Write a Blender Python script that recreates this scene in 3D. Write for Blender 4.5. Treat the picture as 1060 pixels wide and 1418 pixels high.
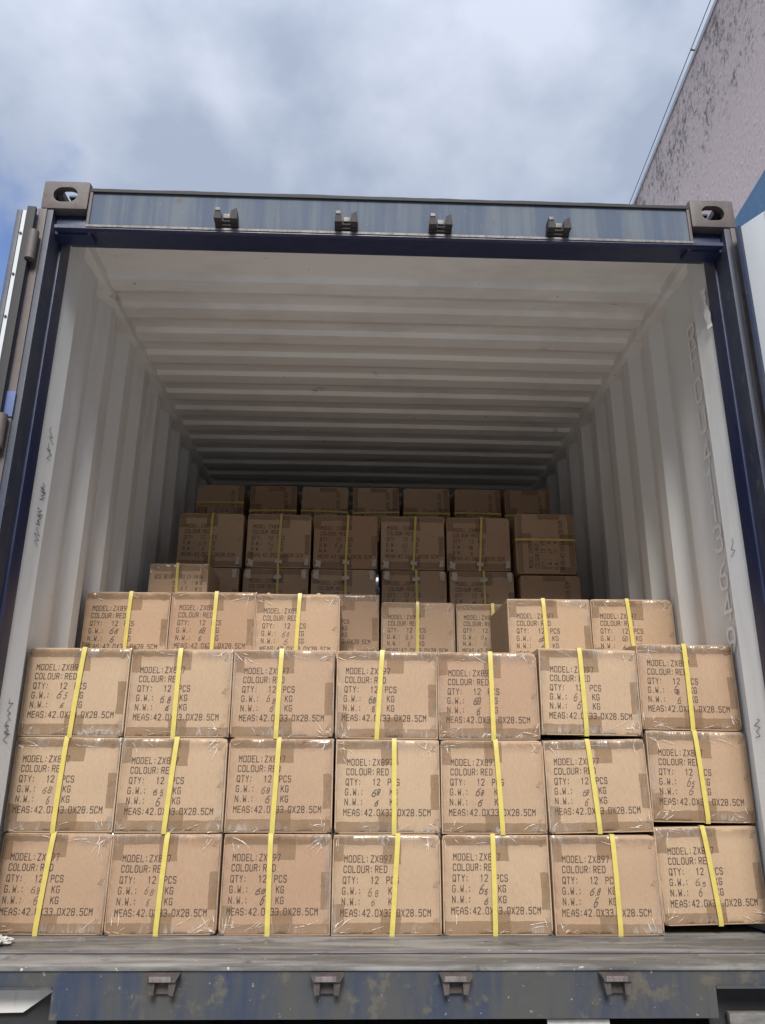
import bpy, bmesh, math, random
from mathutils import Vector, Matrix, noise

R = math.radians
scene = bpy.context.scene
for o in list(bpy.data.objects):
    bpy.data.objects.remove(o)

# ------------------------------------------------------------------ camera
cam_d = bpy.data.cameras.new("camera")
cam = bpy.data.objects.new("camera", cam_d)
scene.collection.objects.link(cam)
scene.camera = cam
yaw, pit, rol = 0.032, 0.313, 0.0069
F = Vector((math.sin(yaw) * math.cos(pit), math.cos(yaw) * math.cos(pit), math.sin(pit)))
RR = Vector((math.cos(yaw), -math.sin(yaw), 0))
UU = RR.cross(F)
R2 = RR * math.cos(rol) + UU * math.sin(rol)
U2 = -RR * math.sin(rol) + UU * math.cos(rol)
m = Matrix((R2, U2, -F)).transposed().to_4x4()
m.translation = Vector((-0.1018, -2.2312, 0.4999))
cam.matrix_world = m
cam_d.sensor_fit = 'HORIZONTAL'
cam_d.sensor_width = 36.0
cam_d.lens = 36.0 * 1061.66 / 1060.0
cam_d.clip_start = 0.05
cam_d.clip_end = 2000

# ------------------------------------------------------------------ sky, sun, exposure
SUN_EL, SUN_AZ = 42.0, -2.0       # azimuth: degrees left of straight behind the camera
world = bpy.data.worlds.new("World")
scene.world = world
world.use_nodes = True
wn = world.node_tree
wn.nodes.clear()


class NT:
    """tiny node helper"""
    def __init__(s, tree):
        s.t = tree

    def n(s, typ, **kw):
        nd = s.t.nodes.new(typ)
        for k, v in kw.items():
            if k == 'inp':
                for a, b in v.items():
                    if isinstance(b, bpy.types.NodeSocket):
                        s.t.links.new(b, nd.inputs[a])
                    else:
                        nd.inputs[a].default_value = b
            else:
                setattr(nd, k, v)
        return nd

    def math(s, op, a, b=0.0, c=0.0, clamp=False):
        nd = s.t.nodes.new('ShaderNodeMath')
        nd.operation = op
        nd.use_clamp = clamp
        for i, v in enumerate((a, b, c)):
            if isinstance(v, bpy.types.NodeSocket):
                s.t.links.new(v, nd.inputs[i])
            else:
                nd.inputs[i].default_value = v
        return nd.outputs[0]

    def mix(s, fac, a, b, blend='MIX'):
        nd = s.t.nodes.new('ShaderNodeMix')
        nd.data_type = 'RGBA'
        nd.blend_type = blend
        nd.clamp_factor = True
        for i, v in ((0, fac), (6, a), (7, b)):
            if isinstance(v, bpy.types.NodeSocket):
                s.t.links.new(v, nd.inputs[i])
            else:
                if i != 0 and len(v) == 3:
                    v = (*v, 1)
                nd.inputs[i].default_value = v
        return nd.outputs[2]

    def step(s, v, lo, hi):
        nd = s.t.nodes.new('ShaderNodeMapRange')
        nd.interpolation_type = 'SMOOTHSTEP'
        s.t.links.new(v, nd.inputs[0])
        nd.inputs[1].default_value = lo
        nd.inputs[2].default_value = hi
        return nd.outputs[0]

    def noise(s, vec, scale, detail=4, rough=0.5, dist=0.0):
        nd = s.t.nodes.new('ShaderNodeTexNoise')
        if vec is not None:
            s.t.links.new(vec, nd.inputs['Vector'])
        nd.inputs['Scale'].default_value = scale
        nd.inputs['Detail'].default_value = detail
        nd.inputs['Roughness'].default_value = rough
        nd.inputs['Distortion'].default_value = dist
        return nd.outputs[0]

    def mapping(s, vec, scale=(1, 1, 1), loc=(0, 0, 0), rot=(0, 0, 0)):
        nd = s.t.nodes.new('ShaderNodeMapping')
        s.t.links.new(vec, nd.inputs[0])
        nd.inputs['Location'].default_value = loc
        nd.inputs['Rotation'].default_value = rot
        nd.inputs['Scale'].default_value = scale
        return nd.outputs[0]


w = NT(wn)
tc = w.n('ShaderNodeTexCoord').outputs['Generated']
sky = w.n('ShaderNodeTexSky', sky_type='NISHITA', sun_disc=False)
sky.sun_elevation = R(SUN_EL)
sky.sun_rotation = R(180.0 - SUN_AZ)
sky.air_density = 1.0
sky.dust_density = 0.4
sep = w.n('ShaderNodeSeparateXYZ', inp={0: tc})
zz = w.math('MAXIMUM', sep.outputs[2], 0.0)
den = w.math('ADD', zz, 0.45)
cx_ = w.math('DIVIDE', sep.outputs[0], den)
cy_ = w.math('DIVIDE', sep.outputs[1], den)
cv = w.n('ShaderNodeCombineXYZ', inp={0: cx_, 1: cy_, 2: w.math('MULTIPLY', zz, 0.7)}).outputs[0]
n1 = w.noise(w.mapping(tc, loc=(2.35, 1.1, 0.2), scale=(1, 1, 1.35)), 3.4, 7, 0.5, 0.12)
n2 = w.noise(w.mapping(tc, loc=(7.1, 2.4, 1.0), scale=(1, 1, 1.3)), 8.5, 6, 0.5, 0.1)
nn = w.math('ADD', w.math('MULTIPLY', n1, 0.72), w.math('MULTIPLY', n2, 0.28))
cl = w.math('MULTIPLY', w.math("SUBTRACT", nn, 0.41), 5.2, clamp=True)
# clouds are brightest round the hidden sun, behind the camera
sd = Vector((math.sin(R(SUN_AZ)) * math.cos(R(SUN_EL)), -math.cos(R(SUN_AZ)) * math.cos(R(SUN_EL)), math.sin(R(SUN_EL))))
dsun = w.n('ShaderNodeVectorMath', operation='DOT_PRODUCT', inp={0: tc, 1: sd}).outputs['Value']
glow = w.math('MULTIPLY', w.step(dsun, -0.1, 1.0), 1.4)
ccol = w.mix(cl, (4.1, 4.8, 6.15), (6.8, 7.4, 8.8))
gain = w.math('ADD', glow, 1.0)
# unseen low sky behind the camera, dimmed to keep the rear boxes dark
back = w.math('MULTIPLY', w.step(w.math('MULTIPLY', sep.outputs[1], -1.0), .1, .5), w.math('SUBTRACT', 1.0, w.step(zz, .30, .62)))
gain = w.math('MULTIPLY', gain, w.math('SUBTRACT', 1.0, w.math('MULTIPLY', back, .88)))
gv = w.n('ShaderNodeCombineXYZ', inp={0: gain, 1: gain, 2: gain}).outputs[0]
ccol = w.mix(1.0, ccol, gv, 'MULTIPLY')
# an opening in the cloud low on the left
bd = Vector((-66.0, 102.2, 66.0)).normalized()
db = w.n('ShaderNodeVectorMath', operation='DOT_PRODUCT', inp={0: tc, 1: bd}).outputs['Value']
gap = w.math('ADD', db, w.math('MULTIPLY', w.math('SUBTRACT', nn, 0.5), 0.16))
gapm = w.step(gap, 0.970, 0.990)
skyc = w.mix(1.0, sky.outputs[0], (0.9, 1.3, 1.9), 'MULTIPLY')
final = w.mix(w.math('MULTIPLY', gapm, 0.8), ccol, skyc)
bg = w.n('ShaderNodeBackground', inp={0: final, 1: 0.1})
out = w.n('ShaderNodeOutputWorld')
wn.links.new(bg.outputs[0], out.inputs[0])

sun_d = bpy.data.lights.new("sun", 'SUN')
sun = bpy.data.objects.new("sun", sun_d)
scene.collection.objects.link(sun)
sun_d.energy = 4.6
sun_d.angle = R(22)
sun_d.color = (1.0, 0.95, 0.88)
sun.rotation_euler = sd.to_track_quat('Z', 'Y').to_euler()

scene.view_settings.view_transform = 'Standard'
scene.view_settings.look = 'None'
scene.view_settings.exposure = 0.0
scene.view_settings.gamma = 1.0
scene.cycles.max_bounces = 10
scene.cycles.diffuse_bounces = 6
scene.cycles.transparent_max_bounces = 16

# ------------------------------------------------------------------ materials
def material(name):
    mt = bpy.data.materials.new(name)
    mt.use_nodes = True
    mt.node_tree.nodes.clear()
    t = NT(mt.node_tree)
    o = t.n('ShaderNodeOutputMaterial')
    b = t.n('ShaderNodeBsdfPrincipled')
    mt.node_tree.links.new(b.outputs[0], o.inputs[0])
    return mt, t, b, o


def bump(t, b, h, strength=0.3, dist=0.002):
    bp = t.n('ShaderNodeBump', inp={'Height': h, 'Strength': strength, 'Distance': dist})
    t.t.links.new(bp.outputs[0], b.inputs['Normal'])


def plain(name, col, rough=0.5, metal=0.0):
    mt, t, b, o = material(name)
    pos = t.n('ShaderNodeNewGeometry').outputs['Position']
    nz = t.noise(pos, 40, 4)
    c = t.mix(nz, [x * 0.82 for x in col], [min(1, x * 1.15) for x in col])
    t.t.links.new(c, b.inputs['Base Color'])
    b.inputs['Roughness'].default_value = rough
    b.inputs['Metallic'].default_value = metal
    bump(t, b, nz, 0.15, 0.001)
    return mt


def weathered(name, base, second, rust, a2=0.5, arust=0.6, rough=0.55, scale=6.0, stretch=(1, 1, 0.25),
              specks=None, spk=0.66, bmp=0.2):
    """paint with worn/dusty patches, streaks and rust specks, all fixed to the surface"""
    mt, t, b, o = material(name)
    pos = t.n('ShaderNodeNewGeometry').outputs['Position']
    st = t.mapping(pos, scale=stretch)
    f1 = t.noise(st, scale, 7, 0.62, 0.3)
    f2 = t.noise(st, scale * 4.5, 6, 0.65)
    f3 = t.noise(pos, scale * 2.1, 8, 0.7)
    f4 = t.noise(pos, scale * 14, 3, 0.6)
    c = t.mix(t.math('MULTIPLY', t.step(t.math('ADD', t.math('MULTIPLY', f1, .6), t.math('MULTIPLY', f2, .4)), a2 - .08, a2 + .1), 0.85), base, second)
    c = t.mix(t.math('MULTIPLY', t.step(f3, arust, arust + .09), 0.75), c, rust)
    if specks:
        c = t.mix(t.math('MULTIPLY', t.step(f4, spk, spk + .04), 0.8), c, specks)
    t.t.links.new(c, b.inputs['Base Color'])
    t.t.links.new(t.math('ADD', t.math('MULTIPLY', f2, 0.3), rough - .15), b.inputs['Roughness'])
    bump(t, b, t.math('ADD', f3, t.math('MULTIPLY', f4, .5)), bmp, 0.003)
    return mt


M = {}
M['navy'] = weathered('navy_paint', (0.010, 0.018, 0.062), (0.018, 0.028, 0.075), (0.05, 0.045, 0.05), .52, .66, .42, 5,
                      specks=(.2, .2, .24), spk=.74)
M['slate'] = weathered('dusty_navy_paint', (0.017, 0.025, 0.055), (0.038, 0.044, 0.062), (0.09, 0.075, 0.065), .5, .58, .55, 6,
                       specks=(.2, .19, .19), spk=.7)
M['header'] = weathered('faded_blue_paint', (0.062, 0.086, 0.132), (0.120, 0.142, 0.165), (0.11, 0.092, 0.088), .5, .57, .8, 10,
                        (1, 1, .05), specks=(.30, .30, .30), spk=.70)
M['rusty'] = weathered('rusty_grey_steel', (0.075, 0.060, 0.057), (0.105, 0.09, 0.086), (0.09, 0.055, 0.04), .5, .55, .6, 11,
                       specks=(.3, .28, .26), spk=.7, bmp=.4)
M['sillface'] = weathered('scuffed_blue_sill_paint', (0.017, 0.029, 0.060), (0.055, 0.053, 0.045), (0.090, 0.080, 0.060), .47, .54, .65, 4.2,
                          (1, 1, .16), specks=(.22, .21, .19), spk=.675, bmp=.5)
M['silltop'] = weathered('bare_worn_steel', (0.085, 0.083, 0.080), (0.26, 0.25, 0.235), (0.05, 0.045, 0.042), .5, .57, .5, 3,
                         (.3, 2.2, 1), specks=(.5, .5, .48), spk=.68, bmp=.35)
M['white'] = weathered('container_white_paint', (0.70, 0.71, 0.70), (0.57, 0.57, 0.56), (0.34, 0.30, 0.26), .56, .66, .55, 2.2,
                       (1, 1, .18), specks=(.25, .22, .2), spk=.765, bmp=.12)
M['roofwhite'] = weathered('ceiling_white_paint', (0.74, 0.735, 0.72), (0.61, 0.60, 0.585), (0.30, 0.26, 0.23), .53, .63, .6, 2.0,
                           (.45, 1, 1), specks=(.22, .2, .18), spk=.72, bmp=.12)
M['doorwhite'] = weathered('door_pale_paint', (0.46, 0.48, 0.50), (0.40, 0.42, 0.44), (0.42, 0.40, 0.38), .56, .68, .5, 2.5,
                           specks=(.2, .2, .2), spk=.775, bmp=.08)
M['bracket'] = weathered('keeper_steel', (0.022, 0.020, 0.024), (0.05, 0.042, 0.04), (0.07, 0.045, 0.035), .5, .58, .75, 25, bmp=.4)
M['pale_metal'] = weathered('pale_worn_steel', (0.17, 0.15, 0.145), (0.08, 0.068, 0.064), (0.15, 0.09, 0.06), .5, .58, .5, 25, bmp=.4)
M['sillrust'] = weathered('rusted_keeper_steel', (0.045, 0.038, 0.038), (0.085, 0.07, 0.062), (0.11, 0.06, 0.035), .5, .56, .75, 30, bmp=.5)
M['rubber'] = plain('black_rubber', (0.018, 0.018, 0.02), .7)
M['marker'] = plain('marker_ink', (0.13, 0.13, 0.145), .6)
M['stencil'] = plain('pale_stencil_paint', (0.90, 0.89, 0.87), .5)
M['strap'] = plain('yellow_strap_plastic', (0.56, 0.46, 0.12), .38)
M['timber'] = weathered('floor_plywood', (0.17, 0.155, 0.135), (0.24, 0.225, 0.20), (0.11, 0.095, 0.08), .5, .6, .7, 3, (.3, 3, 1), bmp=.3)
M['chassis'] = weathered('dark_chassis_paint', (0.02, 0.02, 0.022), (0.05, 0.045, 0.04), (0.09, 0.06, 0.04), .5, .6, .6, 6)
M['platewhite'] = weathered('white_chassis_paint', (0.55, 0.54, 0.52), (0.42, 0.40, 0.37), (0.2, 0.16, 0.13), .55, .65, .5, 12)
M['bluetape'] = plain('blue_tape', (0.08, 0.12, 0.27), .6)
M['paper'] = plain('torn_paper', (0.80, 0.79, 0.77), .7)
M['scrap'] = plain('dirty_white_plastic', (0.50, 0.48, 0.45), .6)


def carton_material():
    mt, t, b, o = material('brown_corrugated_cardboard')
    info = t.n('ShaderNodeObjectInfo')
    rnd = info.outputs['Random']
    tcn = t.n('ShaderNodeTexCoord').outputs['Object']
    off = t.n('ShaderNodeCombineXYZ', inp={0: t.math('MULTIPLY', rnd, 9), 1: t.math('MULTIPLY', rnd, 5), 2: t.math('MULTIPLY', rnd, 7)}).outputs[0]
    v = t.n('ShaderNodeVectorMath', operation='ADD', inp={0: tcn, 1: off}).outputs[0]
    big = t.noise(v, 5, 4, .5)
    fine = t.noise(t.mapping(v, scale=(1, 1, .35)), 240, 3, .6)
    c = t.mix(big, (0.355, 0.236, 0.148), (0.41, 0.278, 0.178))
    c = t.mix(t.math('MULTIPLY', t.step(fine, .35, .7), .35), c, (0.28, 0.178, 0.105))
    scuff = t.step(t.noise(t.mapping(v, scale=(1, 1, .4), rot=(0, .5, 0)), 26, 5, .7), .64, .72)
    c = t.mix(t.math('MULTIPLY', scuff, .3), c, (0.245, 0.155, 0.09))
    hv = t.n('ShaderNodeHueSaturation', inp={'Hue': t.math('ADD', t.math('MULTIPLY', rnd, .014), .493), 'Value': t.math('ADD', t.math('MULTIPLY', rnd, .22), .90),
                                             'Saturation': t.math('ADD', t.math('MULTIPLY', rnd, -.12), 1.04), 'Color': c})
    t.t.links.new(hv.outputs[0], b.inputs['Base Color'])
    b.inputs['Roughness'].default_value = .72
    wv = t.n('ShaderNodeTexWave', bands_direction='X', inp={'Vector': v, 'Scale': 48.0, 'Distortion': .4})
    h = t.math('ADD', t.math('MULTIPLY', wv.outputs[1], .25), t.math('ADD', t.math('MULTIPLY', big, 2.0), fine))
    bump(t, b, h, .25, .0015)
    return mt


def tape_material():
    mt, t, b, o = material('brown_packing_tape')
    pos = t.n('ShaderNodeNewGeometry').outputs['Position']
    n = t.noise(pos, 30, 5, .6)
    c = t.mix(n, (0.26, 0.165, 0.092), (0.33, 0.215, 0.125))
    t.t.links.new(c, b.inputs['Base Color'])
    b.inputs['Roughness'].default_value = .28
    tr = t.n('ShaderNodeBsdfTransparent')
    mx = t.n('ShaderNodeMixShader', inp={0: .5, 1: tr.outputs[0], 2: b.outputs[0]})
    t.t.links.new(mx.outputs[0], o.inputs[0])
    bump(t, b, t.noise(t.mapping(pos, scale=(1, 1, 3)), 60, 4), .3, .002)
    return mt


def film_material():
    """clear stretch film: almost invisible where it lies flat, glossy and milky where it is gathered, with sky glints painted into the colour"""
    mt, t, b, o = material('clear_wrapping_film')
    info = t.n('ShaderNodeObjectInfo')
    rnd = info.outputs['Random']
    tcn = t.n('ShaderNodeTexCoord')
    off = t.n('ShaderNodeCombineXYZ', inp={0: t.math('MULTIPLY', rnd, 31), 1: t.math('MULTIPLY', rnd, 17), 2: t.math('MULTIPLY', rnd, 23)}).outputs[0]
    v = t.n('ShaderNodeVectorMath', operation='ADD', inp={0: tcn.outputs['Object'], 1: off}).outputs[0]
    # ridged creases
    na = t.noise(t.mapping(v, scale=(2.1, 1, .55), rot=(0, .85, 0)), 8, 2, .5, .8)
    nb = t.noise(t.mapping(v, scale=(2.3, 1, .5), rot=(0, -.8, 0)), 9, 2, .5, .8)
    ra = t.math('SUBTRACT', 1.0, t.math('MULTIPLY', t.math('ABSOLUTE', t.math('SUBTRACT', na, .5)), 34), clamp=True)
    rb = t.math('SUBTRACT', 1.0, t.math('MULTIPLY', t.math('ABSOLUTE', t.math('SUBTRACT', nb, .5)), 30), clamp=True)
    ridge = t.math('MAXIMUM', ra, rb)
    sp = t.n('ShaderNodeSeparateXYZ', inp={0: tcn.outputs['Generated']})
    ex = t.math('MULTIPLY', t.math('ABSOLUTE', t.math('SUBTRACT', sp.outputs[0], .5)), 2)
    ez = t.math('MULTIPLY', t.math('ABSOLUTE', t.math('SUBTRACT', sp.outputs[2], .5)), 2)
    edge = t.math('MAXIMUM', t.math('MULTIPLY', t.step(ez, .66, .98), 1.0), t.math('MULTIPLY', t.step(ex, .78, 1.0), .8))
    patch = t.step(t.noise(v, 7, 2, .5), .42, .6)
    glint_mask = t.math('MULTIPLY', t.math('MULTIPLY', ridge, edge), patch)  # pale glints painted along the creases near the edges
    t_edge = t.math('ADD', t.math('MULTIPLY', edge, .9), .08)
    painted_sheen = t.math('MULTIPLY', t.math('MULTIPLY', edge, patch), .10)  # broad soft sky reflections put in as pale patches
    gl = t.n('ShaderNodeBsdfGlossy', inp={'Roughness': .30, 'Color': (1, .93, .84, 1)})
    hh = t.math('MULTIPLY', t.math('ADD', t.math('ADD', na, nb), t.math('MULTIPLY', ridge, .25)), t_edge)
    bp = t.n('ShaderNodeBump', inp={'Height': hh, 'Strength': .5, 'Distance': .006})
    t.t.links.new(bp.outputs[0], gl.inputs['Normal'])
    df = t.n('ShaderNodeBsdfDiffuse', inp={'Color': (.80, .72, .63, 1)})
    body = t.n('ShaderNodeMixShader', inp={0: .45, 1: gl.outputs[0], 2: df.outputs[0]})
    fr = t.n('ShaderNodeFresnel', inp={'IOR': 1.35})
    t.t.links.new(bp.outputs[0], fr.inputs['Normal'])
    fac = t.math('ADD', t.math('ADD', t.math('MULTIPLY', fr.outputs[0], t.math('ADD', t.math('MULTIPLY', edge, .6), .15)), t.math('MULTIPLY', glint_mask, .42)), painted_sheen, clamp=True)
    tr = t.n('ShaderNodeBsdfTransparent')
    mx = t.n('ShaderNodeMixShader', inp={0: fac, 1: tr.outputs[0], 2: body.outputs[0]})
    t.t.links.new(mx.outputs[0], o.inputs[0])
    return mt


M['carton'] = carton_material()
M['tape'] = tape_material()
M['film'] = film_material()


def crease_material():
    mt, t, b, o = material('gathered_film')
    tcn = t.n('ShaderNodeTexCoord').outputs['Object']
    b.inputs['Base Color'].default_value = (.86, .80, .72, 1)  # pale base colour stands in for glints on the folds
    b.inputs['Roughness'].default_value = .2
    k = t.math('MULTIPLY', t.step(t.noise(tcn, 70, 3, .6), .35, .6), .8)
    mx = t.n('ShaderNodeMixShader', inp={0: k, 1: t.n('ShaderNodeBsdfTransparent').outputs[0], 2: b.outputs[0]})
    t.t.links.new(mx.outputs[0], o.inputs[0])
    return mt


M['crease'] = crease_material()
M['ink'] = plain('black_stencil_ink', (0.062, 0.043, 0.032), .7)
M['penink'] = plain('marker_pen_ink', (0.085, 0.062, 0.052), .6)
for nm_, lo_, hi_ in (('ink', .28, .55), ('penink', .30, .62)):
    t_ = NT(M[nm_].node_tree)
    rn_ = t_.n('ShaderNodeObjectInfo').outputs['Random']
    cc_ = t_.n('ShaderNodeTexCoord').outputs['Object']
    ad_ = t_.n('ShaderNodeVectorMath', operation='ADD', inp={0: cc_, 1: t_.n('ShaderNodeCombineXYZ', inp={0: t_.math('MULTIPLY', rn_, 13), 2: t_.math('MULTIPLY', rn_, 7)}).outputs[0]}).outputs[0]
    a_ = t_.math('MULTIPLY', t_.noise(ad_, 22, 4, .6), .6)
    b_ = t_.math('MULTIPLY', t_.noise(ad_, 190, 2, .5), .4)
    k_ = t_.math('ADD', t_.math('MULTIPLY', t_.step(t_.math('ADD', a_, b_), lo_, hi_), .55), .40)
    o_ = [n for n in M[nm_].node_tree.nodes if n.type == 'OUTPUT_MATERIAL'][0]
    p_ = [n for n in M[nm_].node_tree.nodes if n.type == 'BSDF_PRINCIPLED'][0]
    m_ = t_.n('ShaderNodeMixShader', inp={0: k_, 1: t_.n('ShaderNodeBsdfTransparent').outputs[0], 2: p_.outputs[0]})
    M[nm_].node_tree.links.new(m_.outputs[0], o_.inputs[0])
M['tear'] = plain('torn_brown_paper', (0.24, 0.15, 0.09), .8)
M['cleartape'] = plain('clear_tape_tab', (0.50, 0.45, 0.38), .25)  # opaque pale colour stands in for glints off the clear tape


# ------------------------------------------------------------------ mesh helpers
def link(name, bm, mats, parent=None, smooth=False, angle=35):
    me = bpy.data.meshes.new(name)
    bm.to_mesh(me)
    bm.free()
    for mm in (mats if isinstance(mats, (list, tuple)) else [mats]):
        me.materials.append(mm)
    if smooth:
        for p in me.polygons:
            p.use_smooth = True
        me.set_sharp_from_angle(angle=R(angle))
    o = bpy.data.objects.new(name, me)
    scene.collection.objects.link(o)
    if parent is not None:
        o.parent = parent
    return o


def tag(o, label=None, cat=None, group=None, kind=None):
    if label:
        o['label'] = label
    if cat:
        o['category'] = cat
    if group:
        o['group'] = group
    if kind:
        o['kind'] = kind
    return o


def empty(name, loc=(0, 0, 0), rot=(0, 0, 0)):
    o = bpy.data.objects.new(name, None)
    scene.collection.objects.link(o)
    o.location = loc
    o.rotation_euler = rot
    o.empty_display_size = .1
    return o


def box(bm, x0, x1, y0, y1, z0, z1, bev=0.0, mi=0, mat=None):
    vs = [bm.verts.new((x, y, z)) for x in (x0, x1) for y in (y0, y1) for z in (z0, z1)]
    idx = ((0, 1, 3, 2), (4, 6, 7, 5), (0, 4, 5, 1), (2, 3, 7, 6), (0, 2, 6, 4), (1, 5, 7, 3))
    fs = [bm.faces.new([vs[i] for i in q]) for q in idx]
    for f in fs:
        f.material_index = mi
    if bev > 0:
        es = list({e for f in fs for e in f.edges})
        r = bmesh.ops.bevel(bm, geom=es, offset=bev, segments=2, affect='EDGES', profile=.7)
        for f in r['faces']:
            f.material_index = mi
        vs = list({v for f in r['faces'] for v in f.verts} | {v for v in vs if v.is_valid})
    if mat is not None:
        for v in vs:
            v.co = mat @ v.co
    return vs


def prism(bm, prof, axis, a, b, mi=0):
    """extrude a closed 2-D outline along an axis; prof in the order of the other two axes"""
    def P(p, t):
        if axis == 'x':
            return (t, p[0], p[1])
        if axis == 'y':
            return (p[0], t, p[1])
        return (p[0], p[1], t)
    A = [bm.verts.new(P(p, a)) for p in prof]
    B = [bm.verts.new(P(p, b)) for p in prof]
    n = len(prof)
    fs = [bm.faces.new((A[i], A[(i + 1) % n], B[(i + 1) % n], B[i])) for i in range(n)]
    fs.append(bm.faces.new(list(reversed(A))))
    fs.append(bm.faces.new(B))
    for f in fs:
        f.material_index = mi
    return fs


def tube(bm, p0, p1, r, seg=12, mi=0):
    p0, p1 = Vector(p0), Vector(p1)
    d = (p1 - p0).normalized()
    q = d.to_track_quat('Z', 'Y')
    A, B = [], []
    for i in range(seg):
        a = 2 * math.pi * i / seg
        v = q @ Vector((math.cos(a) * r, math.sin(a) * r, 0))
        A.append(bm.verts.new(p0 + v))
        B.append(bm.verts.new(p1 + v))
    for i in range(seg):
        f = bm.faces.new((A[i], A[(i + 1) % seg], B[(i + 1) % seg], B[i]))
        f.material_index = mi
    bm.faces.new(list(reversed(A))).material_index = mi
    bm.faces.new(B).material_index = mi


def sheet(bm, pts, axis_vec, mi=0):
    """open ribbon through pts extruded by axis_vec"""
    A = [bm.verts.new(p) for p in pts]
    B = [bm.verts.new(Vector(p) + Vector(axis_vec)) for p in pts]
    for i in range(len(pts) - 1):
        f = bm.faces.new((A[i], A[i + 1], B[i + 1], B[i]))
        f.material_index = mi


def recalc(bm):
    bmesh.ops.recalc_face_normals(bm, faces=bm.faces[:])


# ------------------------------------------------------------------ stroke lettering (grid 4 wide, 6 high)
G = {
 'A': [[(0, 0), (0, 3.6), (2, 6), (4, 3.6), (4, 0)], [(0, 2.2), (4, 2.2)]],
 'C': [[(4, 4.8), (3.3, 6), (.7, 6), (0, 5.2), (0, .8), (.7, 0), (3.3, 0), (4, 1.2)]],
 'D': [[(0, 0), (0, 6), (2.8, 6), (4, 5), (4, 1), (2.8, 0), (0, 0)]],
 'E': [[(4, 6), (0, 6), (0, 0), (4, 0)], [(0, 3.1), (3.2, 3.1)]],
 'F': [[(4, 6), (0, 6), (0, 0)], [(0, 3.1), (3.2, 3.1)]],
 'G': [[(4, 4.8), (3.3, 6), (.7, 6), (0, 5.2), (0, .8), (.7, 0), (3.3, 0), (4, .8), (4, 2.8), (2.3, 2.8)]],
 'K': [[(0, 0), (0, 6)], [(4, 6), (.3, 2.6)], [(1.5, 3.6), (4, 0)]],
 'L': [[(0, 6), (0, 0), (4, 0)]],
 'M': [[(0, 0), (0, 6), (2, 3), (4, 6), (4, 0)]],
 'N': [[(0, 0), (0, 6), (4, 0), (4, 6)]],
 'O': [[(.7, 0), (0, .8), (0, 5.2), (.7, 6), (3.3, 6), (4, 5.2), (4, .8), (3.3, 0), (.7, 0)]],
 'P': [[(0, 0), (0, 6), (3.3, 6), (4, 5.3), (4, 3.6), (3.3, 2.9), (0, 2.9)]],
 'Q': [[(.7, 0), (0, .8), (0, 5.2), (.7, 6), (3.3, 6), (4, 5.2), (4, .8), (3.3, 0), (.7, 0)], [(2.4, 1.6), (4.2, -.4)]],
 'R': [[(0, 0), (0, 6), (3.3, 6), (4, 5.3), (4, 3.7), (3.3, 3), (0, 3)], [(2, 3), (4, 0)]],
 'S': [[(4, 4.9), (3.3, 6), (.7, 6), (0, 5.3), (0, 3.8), (.7, 3.1), (3.3, 2.9), (4, 2.2), (4, .7), (3.3, 0), (.7, 0), (0, 1.1)]],
 'T': [[(0, 6), (4, 6)], [(2, 6), (2, 0)]],
 'U': [[(0, 6), (0, .8), (.7, 0), (3.3, 0), (4, .8), (4, 6)]],
 'W': [[(0, 6), (.5, 0), (2, 3.4), (3.5, 0), (4, 6)]],
 'X': [[(0, 0), (4, 6)], [(0, 6), (4, 0)]],
 'Y': [[(0, 6), (2, 3), (4, 6)], [(2, 3), (2, 0)]],
 'Z': [[(0, 6), (4, 6), (0, 0), (4, 0)]],
 '0': [[(.7, 0), (0, .8), (0, 5.2), (.7, 6), (3.3, 6), (4, 5.2), (4, .8), (3.3, 0), (.7, 0)]],
 '1': [[(1, 4.8), (2.2, 6), (2.2, 0)]],
 '2': [[(0, 5), (.7, 6), (3.3, 6), (4, 5.2), (4, 4), (0, 0), (4, 0)]],
 '3': [[(0, 5.2), (.7, 6), (3.3, 6), (4, 5.3), (4, 3.8), (3.2, 3.1), (1.4, 3.1)], [(3.2, 3.1), (4, 2.3), (4, .8), (3.3, 0), (.7, 0), (0, .8)]],
 '4': [[(3, 0), (3, 6), (0, 1.7), (4.2, 1.7)]],
 '5': [[(4, 6), (.3, 6), (0, 3.4), (3.1, 3.6), (4, 2.7), (4, .9), (3.2, 0), (.7, 0), (0, .9)]],
 '6': [[(3.6, 6), (1.4, 5), (0, 2.8), (0, .8), (.7, 0), (3.3, 0), (4, .8), (4, 2.4), (3.2, 3.3), (.2, 3)]],
 '7': [[(0, 6), (4, 6), (1.5, 0)]],
 '8': [[(.8, 3.1), (0, 3.9), (0, 5.2), (.8, 6), (3.2, 6), (4, 5.2), (4, 3.9), (3.2, 3.1), (.8, 3.1), (0, 2.3), (0, .8), (.8, 0), (3.2, 0), (4, .8), (4, 2.3), (3.2, 3.1)]],
 '9': [[(.4, 0), (2.6, 1), (4, 3.2), (4, 5.2), (3.3, 6), (.7, 6), (0, 5.2), (0, 3.6), (.8, 2.7), (3.8, 3)]],
 ':': [[(1.2, 3.9), (1.2, 4.6)], [(1.2, .6), (1.2, 1.3)]],
 '.': [[(1.4, 0), (1.4, .7)]],
}


def stroke_char(ch, x, z, wd, ht, add, slant=0.0):
    for line in G.get(ch, []):
        pts = [(x + p[0] / 4 * wd + slant * p[1] / 6 * ht, z + p[1] / 6 * ht) for p in line]
        add(pts)


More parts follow.
